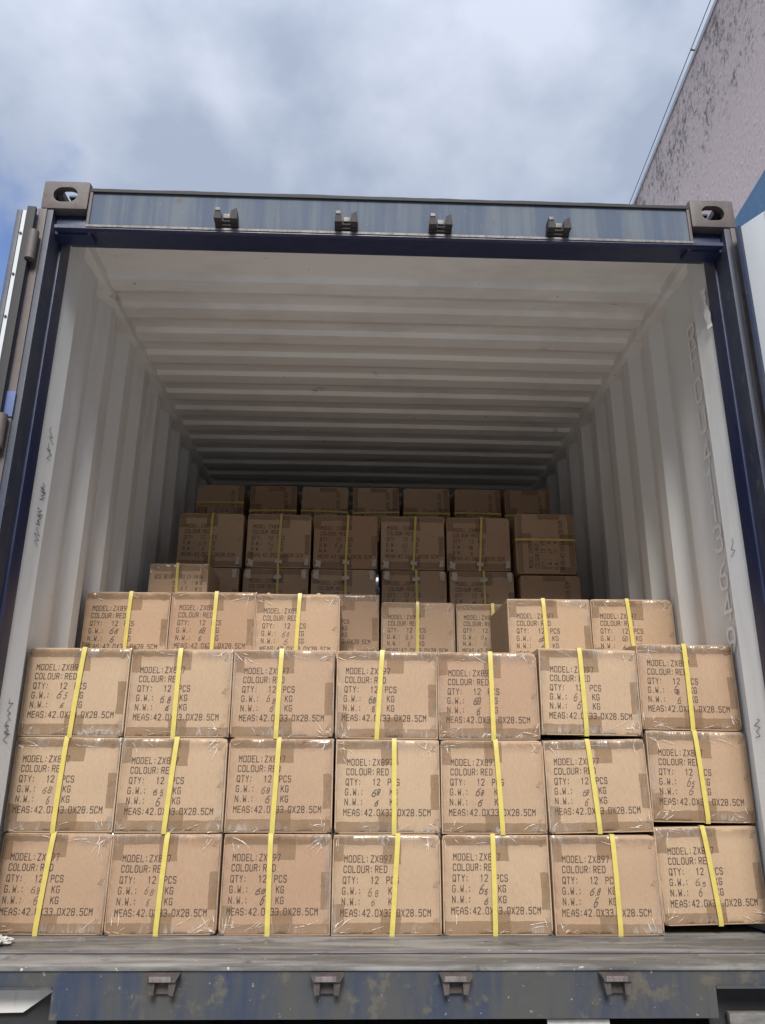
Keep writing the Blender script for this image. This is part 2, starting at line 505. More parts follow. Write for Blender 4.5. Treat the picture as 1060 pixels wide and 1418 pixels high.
def ribbon_adder(bm, width, place, mi=0, lift=0.00003):
    cnt = [0]

    def add(pts):
        for i in range(len(pts) - 1):
            a, b = Vector(pts[i]), Vector(pts[i + 1])
            d = b - a
            if d.length < 1e-6:
                continue
            d.normalize()
            nrm = Vector((-d.y, d.x)) * width / 2
            a2, b2 = a - d * width * .4, b + d * width * .4
            cnt[0] = (cnt[0] + 1) % 6
            vs = [bm.verts.new(place(q.x, q.y, cnt[0] * lift)) for q in (a2 - nrm, b2 - nrm, b2 + nrm, a2 + nrm)]
            bm.faces.new(vs).material_index = mi
    return add


# ------------------------------------------------------------------ cartons
CW, CD, CH = 0.331, 0.42, 0.2795


def bulge(s, x, z):
    """how far the front face stands out (towards -y) at a spot"""
    u, v = 2 * x / CW, 2 * (z - CH / 2) / CH
    k = (0.0035, 0.0022, 0.0045, 0.0015, 0.003)[s % 5]
    b = k * max(0, 1 - u * u) * max(0, 1 - v * v)
    e = noise.noise(Vector((x * 7 + s * 13.1, s * 3.7, z * 7))) * 0.0016
    return b + e


def carton_mesh(s):
    bm = bmesh.new()
    box(bm, -CW / 2, CW / 2, 0, CD, 0, CH, bev=0.003)
    es = [e for e in bm.edges if e.calc_length() > .15]
    bmesh.ops.subdivide_edges(bm, edges=es, cuts=18, use_grid_fill=True)
    for v in bm.verts:
        x, y, z = v.co
        fy = max(0.0, 1 - y / .03)
        v.co.y -= bulge(s, x, z) * fy
        n = noise.noise_vector(Vector((x * 5 + s * 9, y * 5, z * 5)))
        v.co.x += n.x * .0013
        v.co.z += n.z * .0011
        if z > CH - .004:
            v.co.z += .002 * max(0, 1 - (2 * x / CW) ** 2) * (1 - abs(y / CD * 2 - 1))
        # softened, slightly crushed corners
        cxn, czn = abs(x) / (CW / 2), abs(z - CH / 2) / (CH / 2)
        if cxn > .93 and czn > .93 and y < .03:
            k = ((s * 7 + (1 if x > 0 else 0) + (2 if z > CH / 2 else 0)) % 4) * .0011
            v.co.x -= math.copysign(k, x)
            v.co.z -= math.copysign(k, z - CH / 2)
            v.co.y += k * 1.4
    recalc(bm)
    return bm


def print_mesh(s):
    bm = bmesh.new()
    rng = random.Random(50 + s)

    def place(x, z, l):
        return (x, -bulge(s, x, z) - .0009 - l, z)
    jx, jz = rng.uniform(-.004, .004), rng.uniform(-.004, .004)
    L = -CW / 2 + jx
    h = .0182
    add = ribbon_adder(bm, .0023, place)

    def text(tx, frac, row):
        x = L + frac * CW
        z = CH * (1 - row) - h / 2 + jz
        for ch in tx:
            stroke_char(ch, x, z, .0084, h, add, .02)
            x += .0136 if ch not in ':.' else .0112
    rows = (.235, .338, .447, .552, .658, .768)
    text('MODEL:', .10, rows[0]); text('ZX897', .345, rows[0])
    text('COLOUR:', .095, rows[1]); text('RED', .385, rows[1])
    text('QTY:', .09, rows[2]); text('12', .345, rows[2]); text('PCS', .49, rows[2])
    text('G.W.:', .085, rows[3]); text('KG', .51, rows[3])
    text('N.W.:', .082, rows[4]); text('KG', .51, rows[4])
    text('MEAS:42.0X33.0X28.5CM', .072, rows[5])
    # nicked staple marks down the right side
    sc = ribbon_adder(bm, .0016, place, 2)
    for fz in (.93, .53, .16):
        x0, z0 = CW / 2 - .028 + rng.uniform(-.004, .006), CH * fz - .012 + rng.uniform(-.006, .004)
        for k in range(2):
            sc([(x0 + k * .008, z0 + .002 * k), (x0 + k * .008 + .009, z0 + .014)])
        sc([(x0 - .002, z0 - .001), (x0 + .010, z0 - .003)])
    return bm


def hand_mesh(s, seed):
    """weights filled in by hand with a marker, a little different on every box"""
    bm = bmesh.new()
    rng = random.Random(seed)
    j0 = random.Random(50 + s)
    jx, jz = j0.uniform(-.004, .004), j0.uniform(-.004, .004)
    L = -CW / 2 + jx
    pen = ribbon_adder(bm, rng.uniform(.0013, .0027), lambda x, z, l: (x, -bulge(s, x, z) - .0011 - l, z), 0)
    lean = rng.uniform(.002, .009)

    def hand(ch, fx, row, sc=1.0):
        x = L + (fx + rng.uniform(-.018, .018)) * CW
        z = CH * (1 - row) - .0172 / 2 + jz - .003 + rng.uniform(-.004, .003)
        wdt, hgt = rng.uniform(.007, .011), rng.uniform(.017, .024)
        for line in G[ch]:
            pen([(x + (p[0] / 4 * wdt + p[1] / 6 * lean) * sc + rng.uniform(-.0009, .0009), z + p[1] / 6 * hgt * sc + rng.uniform(-.0012, .0012)) for p in line])
    hand('6', .335, .552, rng.uniform(.85, 1.1))
    if rng.random() < .4:
        hand('.', .362, .552)
    hand(rng.choice('8858'), .385, .552, rng.uniform(.65, .95))
    hand('6', .36, .658, rng.uniform(.8, 1.25))
    return bm


def tape_meshes(s):
    rng = random.Random(90 + s)
    out_ = []

    def patch(x0, x1, z0, z1, lift, jag=.0015):
        bm = bmesh.new()
        out_.append(bm)
        nx, nz = max(2, int((x1 - x0) / .016)), max(2, int((z1 - z0) / .016))
        g = []
        for i in range(nx + 1):
            col = []
            for j in range(nz + 1):
                x = x0 + (x1 - x0) * i / nx
                z = z0 + (z1 - z0) * j / nz
                if j in (0, nz) and z0 > .01 or (j == nz and z1 < CH - .01):
                    z += rng.uniform(-jag, jag)
                if i in (0, nx):
                    x += rng.uniform(-jag, jag)
                col.append(bm.verts.new((x, -bulge(s, x, z) - lift, z)))
            g.append(col)
        for i in range(nx):
            for j in range(nz):
                bm.faces.new((g[i][j], g[i + 1][j], g[i + 1][j + 1], g[i][j + 1]))
    e = .004
    X = CW / 2 - e
    bh = rng.uniform(.030, .040)
    patch(-X, X * rng.choice((1, 1, .2)), e, bh, .0004)
    th = rng.uniform(.024, .034)
    patch(-X, X if s % 2 else .02, CH - th, CH - e, .0004)
    c = rng.uniform(-.005, .03)
    patch(c - .028, c + .028, CH - rng.uniform(.06, .085), CH - e, .00055)
    patch(c - .034, c + .026, e, rng.uniform(.055, .075), .00055)
    if s in (0, 2, 4):
        patch(-X, -X + .03, CH - .075, CH - th, .0006)
    if s in (1, 2, 3):
        patch(X - .026, X, CH * .25, CH * .62, .0006)
    if s in (1, 4):
        patch(-X, -X + .034, bh, bh + .05, .0006)
    return out_


def film_mesh(s, seed=0):
    bm = bmesh.new()
    nx, nz = 44, 38
    W2, H = CW / 2 + .0012, CH
    g = []
    for i in range(nx + 1):
        col = []
        for j in range(nz + 1):
            x = -W2 + 2 * W2 * i / nx
            z = -.0005 + (H + .001) * j / nz
            ex = abs(x) / W2
            ez = abs(z - H / 2) / (H / 2)
            e = max(0, max(ex, ez) - .72) / .28
            n = noise.noise(Vector((x * 34 + s * 5, s * 2.1, z * 30))) * .0016 * e
            n += abs(noise.noise(Vector((x * 16 + z * 12, s * 3.3, z * 20 - x * 9)))) * .002 * e
            y = -bulge(s, x, z) - .0022 - n
            if ex > .985 or ez > .985:
                y = .004
            col.append(bm.verts.new((x, y, z)))
        g.append(col)
    for i in range(nx):
        for j in range(nz):
            bm.faces.new((g[i][j], g[i + 1][j], g[i + 1][j + 1], g[i][j + 1]))
    # folds where the film is pulled together: slender tapering ridges from corners and edges
    rng = random.Random(seed * 31 + 7)

    def fold(x, z, ang, ln, wd):
        n = 7
        bend = rng.uniform(-.9, .9)
        prev = None
        for k in range(n + 1):
            f = k / n
            w_ = wd * math.sin(math.pi * min(1, f * .9 + .1)) * (1 - .5 * f)
            a = ang + bend * f
            if k:
                x += math.cos(a) * ln / n
                z += math.sin(a) * ln / n
            if not (-W2 + .001 < x < W2 - .001 and .001 < z < H - .001):
                break
            nx_, nz_ = -math.sin(a) * w_, math.cos(a) * w_
            yb = -bulge(s, x, z) - .0034
            cur = [bm.verts.new((x - nx_, yb, z - nz_)), bm.verts.new((x, yb - w_ * .9, z)), bm.verts.new((x + nx_, yb, z + nz_))]
            if prev:
                bm.faces.new((prev[0], prev[1], cur[1], cur[0])).material_index = 1
                bm.faces.new((prev[1], prev[2], cur[2], cur[1])).material_index = 1
            prev = cur
    for cxs in (-1, 1):
        for czs in (-1, 1):
            if rng.random() < .75:
                for k in range(rng.randint(2, 6)):
                    x0 = cxs * (W2 - rng.uniform(.004, .05))
                    z0 = H / 2 + czs * (H / 2 - rng.uniform(.003, .03))
                    a = math.atan2(-czs, -cxs) + rng.uniform(-1.1, 1.1)
                    fold(x0, z0, a, rng.uniform(.015, .055), rng.uniform(.0007, .0020))
    for k in range(rng.randint(2, 6)):
        czs = rng.choice((-1, 1))
        fold(rng.uniform(-W2 + .03, W2 - .06), H / 2 + czs * (H / 2 - rng.uniform(.004, .03)), -czs * rng.uniform(.05, .7) + (0 if rng.random() < .5 else math.pi), rng.uniform(.03, .10), rng.uniform(.0005, .0014))
    return bm


def mesh_of(name, bm, mats, smooth):
    me = bpy.data.meshes.new(name)
    bm.to_mesh(me)
    bm.free()
    for mm in mats:
        me.materials.append(mm)
    if smooth:
        for p in me.polygons:
            p.use_smooth = True
        me.set_sharp_from_angle(angle=R(40))
    return me


VAR = []
for s in range(5):
    VAR.append(dict(
        carton=mesh_of('carton', carton_mesh(s), [M['carton']], True),
        printing=mesh_of('printing', print_mesh(s), [M['ink'], M['penink'], M['tear']], False),
        tape=[mesh_of('tape', b_, [M['tape']], True) for b_ in tape_meshes(s)]))


def strap_mesh(s, xt, xb, hw=.0074):
    """a flat plastic band round the box: front, top, back and bottom"""
    bm = bmesh.new()
    n = 16
    path = []
    for j in range(n + 1):
        z = CH * j / n
        x = xb + (xt - xb) * j / n
        off = .0050 + (.0012 if 0 < j < n else 0)
        if j in (0, n):
            path.append((x, -.0030, z + (-.0025 if j == 0 else .0025)))
        else:
            path.append((x, -bulge(s, x, z) - off, z))
    path.append((xt, CD * .5, CH + .0045))
    path.append((xt, CD + .003, CH + .002))
    path.append((xb, CD + .003, -.0015))
    path.append((xb, CD * .5, -.0012))
    N = len(path)
    rings = []
    for i, p in enumerate(path):
        p = Vector(p)
        a, b = Vector(path[i - 1]), Vector(path[(i + 1) % N])
        tdir = (b - a).normalized()
        side = Vector((1, 0, 0))
        side = (side - tdir * side.dot(tdir)).normalized()
        nrm = side.cross(tdir).normalized() * .0008
        rings.append([bm.verts.new(p - side * hw - nrm), bm.verts.new(p + side * hw - nrm),
                      bm.verts.new(p + side * hw + nrm), bm.verts.new(p - side * hw + nrm)])
    for i in range(N):
        A, B = rings[i], rings[(i + 1) % N]
        for k in range(4):
            bm.faces.new((A[k], A[(k + 1) % 4], B[(k + 1) % 4], B[k]))
    recalc(bm)
    return bm


def carton(s, loc, roll=0.0, yaw_=0.0, label='', group='', scale=(1, 1, 1), strap=(0, 0), face=0, film=True, tabs=None, hw=.0074):
    """face: 0 upright, 90 lettering turned on its side, 180 upside down. Origin: bottom centre of the front face."""
    root = empty('cardboard_box', loc, (0, -R(roll), R(yaw_)))
    tag(root, label, 'cardboard box', group)
    v = VAR[s % 5]
    # local frame for a turned box
    if face == 0:
        mt = Matrix.Identity(4)
    elif face == 180:
        mt = Matrix.Translation((0, 0, CH)) @ Matrix.Rotation(math.pi, 4, 'Y')
    else:   # quarter turn: the 0.331 side stands upright
        mt = Matrix.Translation((CH / 2, 0, CW / 2)) @ Matrix.Rotation(-math.pi / 2, 4, 'Y')
        if face == -90:
            mt = Matrix.Translation((-CH / 2, 0, CW / 2)) @ Matrix.Rotation(math.pi / 2, 4, 'Y')
    mt = Matrix.Diagonal((*scale, 1)) @ mt
    for key, nm in (('carton', 'carton'), ('tape', 'packing_tape'), ('printing', 'printed_marking'), ('film', 'plastic_film')):
        if key == 'film' and not film:
            continue
        if key == 'film':
            src = [mesh_of('film', film_mesh(s % 5, int(loc[0] * 977) + int(loc[2] * 5531)), [M['film'], M['crease']], True)]
        else:
            src = v[key] if isinstance(v[key], list) else [v[key]]
        for me_ in src:
            o = bpy.data.objects.new(nm, me_)
            scene.collection.objects.link(o)
            o.parent = root
            o.matrix_local = mt
    ho = link('handwritten_weight', hand_mesh(s % 5, int(loc[0] * 977) + int(loc[2] * 5531)), M['penink'], root)
    ho.matrix_local = mt
    so = link('strap', strap_mesh(s, strap[0], strap[1], hw), M['strap'], root, True)
    so.matrix_local = mt
    if tabs:
        for (x, z, wd, ht) in tabs:
            bm = bmesh.new()
            rng = random.Random(int(x * 1000) + int(z * 977))
            g = [[None] * 4 for _ in range(4)]
            for i in range(4):
                for j in range(4):
                    g[i][j] = bm.verts.new((x + wd * (i / 3 - .5) + rng.uniform(-.004, .004), -.008 - rng.uniform(0, .006),
                                            z + ht * (j / 3 - .5) + rng.uniform(-.004, .004)))
            for i in range(3):
                for j in range(3):
                    bm.faces.new((g[i][j], g[i + 1][j], g[i + 1][j + 1], g[i][j + 1]))
            link('clear_tape_tab', bm, M['cleartape'], root, True)
    return root


# front wall of boxes: (row, column, x, z centre, y, roll, strap top, strap bottom, variant)
ORD = ('first', 'second', 'third', 'fourth', 'fifth', 'sixth', 'seventh')
ROWN = {1: 'bottom row on the sill', 2: 'middle row of the front wall', 3: 'top row of the front wall'}
front = [
 (1, 1, -1.006, .1415, .335, -.3, -.012, -.030, 0), (1, 2, -.671, .1405, .333, .2, .000, -.012, 2), (1, 3, -.334, .1405, .333, .1, -.022, -.020, 1),
 (1, 4, .001, .1405, .331, .2, .035, .016, 4), (1, 5, .338, .1405, .334, .1, -.008, -.010, 3), (1, 6, .676, .1405, .330, .2, .028, .030, 0),
 (1, 7, 1.016, .166, .352, 1.2, -.010, .010, 2),
 (2, 1, -1.008, .4225, .334, .0, -.006, -.014, 1), (2, 2, -.672, .4225, .330, .2, .006, -.012, 4), (2, 3, -.336, .4235, .333, .1, -.008, -.018, 3),
 (2, 4, .003, .4225, .332, .1, .020, .020, 2), (2, 5, .338, .4225, .334, .2, .012, .024, 0), (2, 6, .677, .427, .338, 1.4, -.022, -.008, 1),
 (2, 7, 1.012, .457, .352, -.6, -.005, .010, 4),
 (3, 1, -1.008, .7035, .333, .2, .016, .000, 3), (3, 2, -.673, .7035, .336, .4, -.006, -.010, 0), (3, 3, -.338, .7050, .332, .4, -.009, -.018, 2),
 (3, 4, -.002, .7040, .333, -.2, -.016, -.032, 1), (3, 5, .332, .7040, .334, .2, .011, .012, 4), (3, 6, .671, .7205, .345, -.6, -.028, -.020, 2),
 (3, 7, 1.007, .7395, .352, -.4, -.002, .000, 3),
]
extra = {
 (1, 1): 'cut by the left edge, above the white plastic scrap', (1, 2): 'directly right of the corner box', (1, 3): 'right of centre-left joint',
}
ROWS = {1: 'in the bottom row on the sill', 2: 'in the middle row of the front wall', 3: 'in the top row of the front wall'}
COLS = {1: 'at the left end', 2: 'second from the left', 3: 'third from the left', 4: 'fourth from either end',
        5: 'third from the right', 6: 'second from the right', 7: 'at the right end'}
for (r, c, x, zc, y, roll, st, sb, s) in front:
    h = CH
    z0 = zc - h / 2
    extra = ''
    if (r, c) in ((1, 7), (2, 7)):
        extra = 'tilted '
    lab = '%sprinted brown box %s %s' % (extra, ROWS[r], COLS[c])
    if (r, c) == (3, 6):
        lab = 'lifted printed box in the top front row with a dark gap beneath it'
    carton(s, (x, y, z0), roll, random.Random(r * 10 + c).uniform(-.4, .4), lab, 'printed boxes stacked in the front wall', strap=(st, sb))

# fourth tier, one box deeper
t4 = [(-1.002, 1, .010, .006, 'printed box behind the top front row beside the left container wall', .0),
      (-.668, 3, .010, .004, 'printed box second from the left on the raised tier behind the front wall', .004),
      (-.336, 0, .006, -.004, 'printed box third from the left on the raised tier', .0),
      (.662, 2, -.022, -.016, 'raised tier box whose shaded left side shows behind the front wall', -.006),
      (.997, 4, -.018, -.006, 'raised tier box behind the front wall nearest the right container wall', -.003)]
for (x, s, st, sb, lab, dz) in t4:
    carton(s, (x, .775, .8445 + dz), .2, random.Random(int(x * 100)).uniform(-.5, .5), lab, 'boxes of the raised tier behind the front wall', strap=(st, sb))
# tops that show over the front wall where the raised tier has a gap
t5 = [(-.505, 1.21, .936, 2, 'box mostly hidden behind the raised tier, only its pale top edge showing', 0),
      (-.170, 1.215, .938, 1, 'greyish shaded box directly right of the third raised box, strap hidden', -.11),
      (.172, 1.20, .902, 0, 'smaller looking printed box in the recess at the middle of the raised tier', -.002),
      (.512, 1.20, .899, 3, 'printed box half hidden by the raised box on its right', .0)]
for (x, y, z0, s, lab, st) in t5:
    carton(s, (x, y, z0), 0, 0, lab, 'boxes in the recess behind the raised tier', strap=(st, st - .003))
# an upside-down box against the left wall
carton(4, (-.918, 1.215, 1.075), .6, 0, 'upside-down printed box low against the left wall in the shade', 'boxes in the recess behind the raised tier',
       scale=(.80, 1, .985), strap=(.0, .008), face=180)

# dark stack, six tiers high
tabsU = [(-.135, .022, .03, .035), (.145, .03, .022, .035), (.004, .03, .034, .02)]
tabsL = [(-.14, .25, .026, .045), (.14, .25, .026, .045), (0.01, .235, .034, .018)]
xs6 = [-.850, -.506, -.168, .173, .509]
names5 = ['leftmost', 'second from the left', 'third from the left', 'fourth from the left', 'fifth from the left']
for i, x in enumerate(xs6):
    carton(i, (x, 1.52, 1.412), 0, 0, 'dim upper box in the shaded stack, %s, vertical yellow strap' % names5[i], 'upper boxes of the shaded stack at the back',
           strap=(.004 + .004 * i, .002), tabs=tabsU if i else [tabsU[1]], film=False, hw=.0058, scale=(.975, 1, 1))
for i, x in enumerate([-.856, -.512, -.174, .180, .520]):
    carton(i + 2, (x, 1.52, 1.128), 0, 0, 'dim lower box in the shaded stack, %s, with clear tape tabs' % names5[i], 'lower boxes of the shaded stack at the back',
           strap=(.010, .014), tabs=tabsL if i else [tabsL[1]], film=False, hw=.0058, scale=(.975, 1, 1))
carton(1, (.850, 1.50, 1.396), 0, 0, 'dim box turned on its side with horizontal strap, right end of shaded stack', 'turned boxes at the back', scale=(1.08, 1, .95),
       face=90, strap=(.02, .02), film=False, hw=.0058)
carton(2, (.862, 1.50, 1.072), 0, 0, 'dim turned box under the horizontally strapped one at the right end of the stack', 'turned boxes at the back', scale=(1.08, 1, .95),
       face=90, strap=(-.07, -.07), film=False, hw=.0058)
# topmost row, turned on their sides, almost dark
names7 = ['at the left end', 'second from the left', 'third from the left', 'fourth from either end', 'third from the right', 'second from the right', 'at the right end']
for i in range(7):
    x = -.900 + i * .2985
    if i == 0:
        x -= .012
    carton(i, (x, 2.02, 1.694), (0, .3, -.3)[i % 3], 0, 'very dark box lying on its side in the highest row, %s' % names7[i], 'highest row of dark boxes',
           film=False, hw=.0050, face=90, scale=(.965, 1, 1.0), strap=(.006 + .005 * (i % 3) if i else .055, .010 + .004 * (i % 2) if i else .058))

# ------------------------------------------------------------------ the container
cont = empty('shipping_container', (0, 0, 0))
tag(cont, 'open blue shipping container with white corrugated inside, packed with brown boxes', 'shipping container')
HX = 1.219
TOP, BOT, LEN = 2.418, -.173, 6.058


def casting(x0, x1, z0, z1, y0, y1, sx, up):
    """hollow corner block with an oval hole in each outer face"""
    bm = bmesh.new()
    box(bm, x0, x1, y0, y1, z0, z1, bev=.019)
    o = link('corner_casting', bm, M['rusty'], None, True)
    cut = []
    t = .024
    b2 = bmesh.new()
    box(b2, x0 + t, x1 - t, y0 + t, y1 - t, z0 + t, z1 - t)
    cut.append(link('cut', b2, M['rusty']))

    def oval(w_, h_, pw=0):
        pr_ = []
        r = h_ / 2
        for k in range(24):
            a = 2 * math.pi * k / 24
            pr_.append((math.cos(a) * r + math.copysign(w_ / 2 - r, math.cos(a)), math.sin(a) * r))
        return pr_
    cxm, cym, czm = (x0 + x1) / 2, (y0 + y1) / 2, (z0 + z1) / 2
    b3 = bmesh.new()
    prism(b3, [(cxm + p[0], czm + p[1]) for p in oval(.083, .062)], 'y', y0 - .05, y0 + .05) if y0 < 1 else \
        prism(b3, [(cxm + p[0], czm + p[1]) for p in oval(.083, .062)], 'y', y1 - .05, y1 + .05)
    recalc(b3)
    cut.append(link('cut', b3, M['rusty']))
    b4 = bmesh.new()
    prism(b4, [(cym + p[0], czm + p[1]) for p in oval(.083, .062)], 'x', (x0 if sx < 0 else x1) - .05, (x0 if sx < 0 else x1) + .05)
    recalc(b4)
    cut.append(link('cut', b4, M['rusty']))
    b5 = bmesh.new()
    zc = z1 if up else z0
    prism(b5, [(cxm + p[1], cym + p[0]) for p in oval(.124, .0635)], 'z', zc - .05, zc + .05)
    recalc(b5)
    cut.append(link('cut', b5, M['rusty']))
    for cobj in cut:
        md = o.modifiers.new('b', 'BOOLEAN')
        md.operation = 'DIFFERENCE'
        md.solver = 'EXACT'
        md.object = cobj
    dg = bpy.context.evaluated_depsgraph_get()
    me = bpy.data.meshes.new_from_object(o.evaluated_get(dg))
    o.modifiers.clear()
    o.data = me
    for p in me.polygons:
        p.use_smooth = True
    me.set_sharp_from_angle(angle=R(35))
    for cobj in cut:
        bpy.data.objects.remove(cobj)
    o.parent = cont
    return o


for sx in (-1, 1):
    a, b = sorted((sx * HX, sx * (HX - .162)))
    casting(a, b, TOP - .118, TOP, -.006, .172, sx, True)
    casting(a, b, BOT, BOT + .118, -.006, .172, sx, False)
    casting(a, b, TOP - .118, TOP, LEN - .172, LEN + .006, sx, True)
    casting(a, b, BOT, BOT + .118, LEN - .172, LEN + .006, sx, False)

for sx in (-1, 1):
    # rear corner post: outer channel, ridge and inner J-bar
    bm = bmesh.new()
    a, b = sorted((sx * HX, sx * 1.172))
    box(bm, a, b, 0.0, .088, BOT + .118, TOP - .118, .006)
    recalc(bm)
    post = link('corner_post', bm, M['slate'], cont, True)
    bm = bmesh.new()
    a, b = sorted((sx * 1.212, sx * 1.166))
    box(bm, a, b, .089, .162, 0.004, TOP - .12, .004)
    a, b = sorted((sx * 1.175, sx * 1.1635))
    box(bm, a, b, .082, .094, 0.004, TOP - .12, .004)
    link('inner_post', bm, M['navy'], post, True)
    bm = bmesh.new()
    a, b = sorted((sx * (HX + .004), sx * 1.192))
    box(bm, a, b, -.006, .03, BOT + .12, TOP - .12, .003)
    link('outer_flange', bm, M['rusty'], post, True)

# header: front plate, lip, sloped soffit, dark gutter
bm = bmesh.new()
XH = HX - .165
prism(bm, [(.004, 2.376), (.004, 2.238), (.012, 2.234), (.05, 2.25), (.05, 2.376)], 'x', -XH, XH)
recalc(bm)
hd = link('header', bm, M['header'], cont)
bm = bmesh.new()
prism(bm, [(-.003, 2.237), (-.003, 2.224), (.010, 2.221), (.162, 2.268), (.162, 2.36), (.052, 2.36), (.052, 2.249), (.012, 2.232)], 'x', -1.160, 1.160)
recalc(bm)
link('header_soffit', bm, M['navy'], hd)
bm = bmesh.new()
prism(bm, [(-.006, 2.2378), (-.006, 2.2295), (-.0032, 2.2295), (-.0032, 2.2378)], 'x', -XH, XH)
recalc(bm)
link('header_lip', bm, M['pale_metal'], hd)
bm = bmesh.new()
n = 60
prev = None
for i in range(n + 1):
    x = -XH + 2 * XH * i / n
    wob = noise.noise(Vector((x * 5, 3, 1))) * .003 + noise.noise(Vector((x * 19, 7, 1))) * .0015
    q = [bm.verts.new(p) for p in ((x, -.004, 2.3765), (x, -.004, 2.389 + wob), (x, .06, 2.393 + wob), (x, .06, 2.3765))]
    if prev:
        for k in range(4):
            bm.faces.new((prev[k], prev[(k + 1) % 4], q[(k + 1) % 4], q[k]))
    prev = q
recalc(bm)
link('gutter_seal', bm, M['rubber'], hd, True)
# gusset plates under the upper castings
for sx in (-1, 1):
    bm = bmesh.new()
    a, b = sorted((sx * 1.171, sx * 1.045))
    box(bm, a, b, .03, .088, 2.222, 2.299, .003)
    link('corner_gusset', bm, M['navy'], hd, True)
    bm = bmesh.new()
    a, b = sorted((sx * 1.056, sx * 1.046))
    box(bm, a, b, -.002, .06, 2.224, 2.384, .002)
    link('corner_gusset', bm, M['rusty'], hd, True)


def keeper(x, z, up, parent):
    """cam keeper: a welded plate with two lugs and a saddle between"""
    bm = bmesh.new()
    if up:
        box(bm, x - .040, x + .040, -.012, .004, z - .018, z - .002, .003)
        for sx in (-1, 1):
            prism(bm, [(x + sx * .040, z - .010), (x + sx * .014, z - .010), (x + sx * .018, z + .022), (x + sx * .036, z + .034)], 'y', -.040, .004)
        box(bm, x - .016, x + .016, -.020, .004, z - .008, z + .012, .003)
    else:
        prism(bm, [(x - .042, z + .024), (x + .042, z + .024), (x + .034, z + .009), (x - .034, z + .009)], 'y', -.040, .002)
        for sx in (-1, 1):
            prism(bm, [(x + sx * .036, z + .010), (x + sx * .017, z + .010), (x + sx * .018, z - .020), (x + sx * .030, z - .022)], 'y', -.034, .002)
        box(bm, x - .018, x + .018, -.016, .002, z - .022, z + .008, .003)
    recalc(bm)
    o = link('lock_keeper', bm, M['bracket' if up else 'sillrust'], parent, True, 30)
    bm = bmesh.new()
    if up:
        box(bm, x - .010, x + .012, -.026, -.0202, z + .002, z + .020, .003)
        box(bm, x - .036, x - .020, -.043, -.0402, z + .020, z + .032, .001)
    else:
        box(bm, x - .030, x + .024, -.0425, -.0402, z + .010, z + .0225, .001)
    link('worn_edge', bm, M['pale_metal'], o, True)


for x in (-.5745, -.163, .163, .5745):
    keeper(x, 2.262, True, hd)

# sill
bm = bmesh.new()
prism(bm, [(-.002, -.004), (.006, .000), (.34, .000), (.34, -.049), (-.002, -.049)], 'x', -1.166, 1.166)
recalc(bm)
sill = link('door_sill', bm, M['silltop'], cont)
bm = bmesh.new()
prism(bm, [(-.0045, -.0125), (-.0045, -.0495), (-.0021, -.0495), (-.0021, -.0125)], 'x', -1.056, 1.056)
prism(bm, [(-.0045, -.0496), (-.0045, -.121), (.020, -.124), (.020, -.0496)], 'x', -.852, .838)
for a, b in ((-1.056, -.852), (.838, 1.056)):
    prism(bm, [(-.010, -.048), (-.010, -.054), (.020, -.054), (.020, -.0497), (-.0046, -.0497), (-.0046, -.048)], 'x', a, b)
recalc(bm)
link('sill_face', bm, M['sillface'], sill)
bm = bmesh.new()
box(bm, -1.166, 1.166, -.0105, -.0025, -.0125, -.0035, .003)
link('sill_lip', bm, M['silltop'], sill, True)
bm = bmesh.new()
box(bm, -1.166, 1.166, .108, .112, .0004, .0022)
link('threshold_edge', bm, M['slate'], sill)
for x in (-.5745, -.163, .163, .5745):
    keeper(x, -.040, False, sill)
for a, b in ((-1.056, -.853), (.839, 1.056)):
    bm = bmesh.new()
    box(bm, a, b, .062, .070, -.172, -.0495)  # black backing put in so the recess reads as a dark gap
    link('dark_recess_backing', bm, M['rubber'], sill)
# floor
bm = bmesh.new()
box(bm, -1.166, 1.166, .341, LEN - .05, -.03, -.001)
fl = link('floor', bm, M['timber'], cont)
bm = bmesh.new()
for i in range(19):
    y = .42 + i * .29
    box(bm, -1.15, 1.15, y, y + .045, -.152, -.0305)
link('cross_member', bm, M['chassis'], fl)

# side walls with 36 mm corrugation (navy outside, white inside)
def wall_profile(sx, y_first):
    XI, XO = 1.177, 1.214
    pts = [(1.173, .163), (1.155, .262), (1.160, .275), (1.184, .295), (1.190, y_first)]
    y = y_first
    while y < LEN - .45:
        pts += [(XI, y + .068), (XI, y + .138), (XO, y + .206), (XO, y + .268)]
        y += .268
    pts += [(XO, LEN - .05)]
    return [(sx * p[0], p[1]) for p in pts]


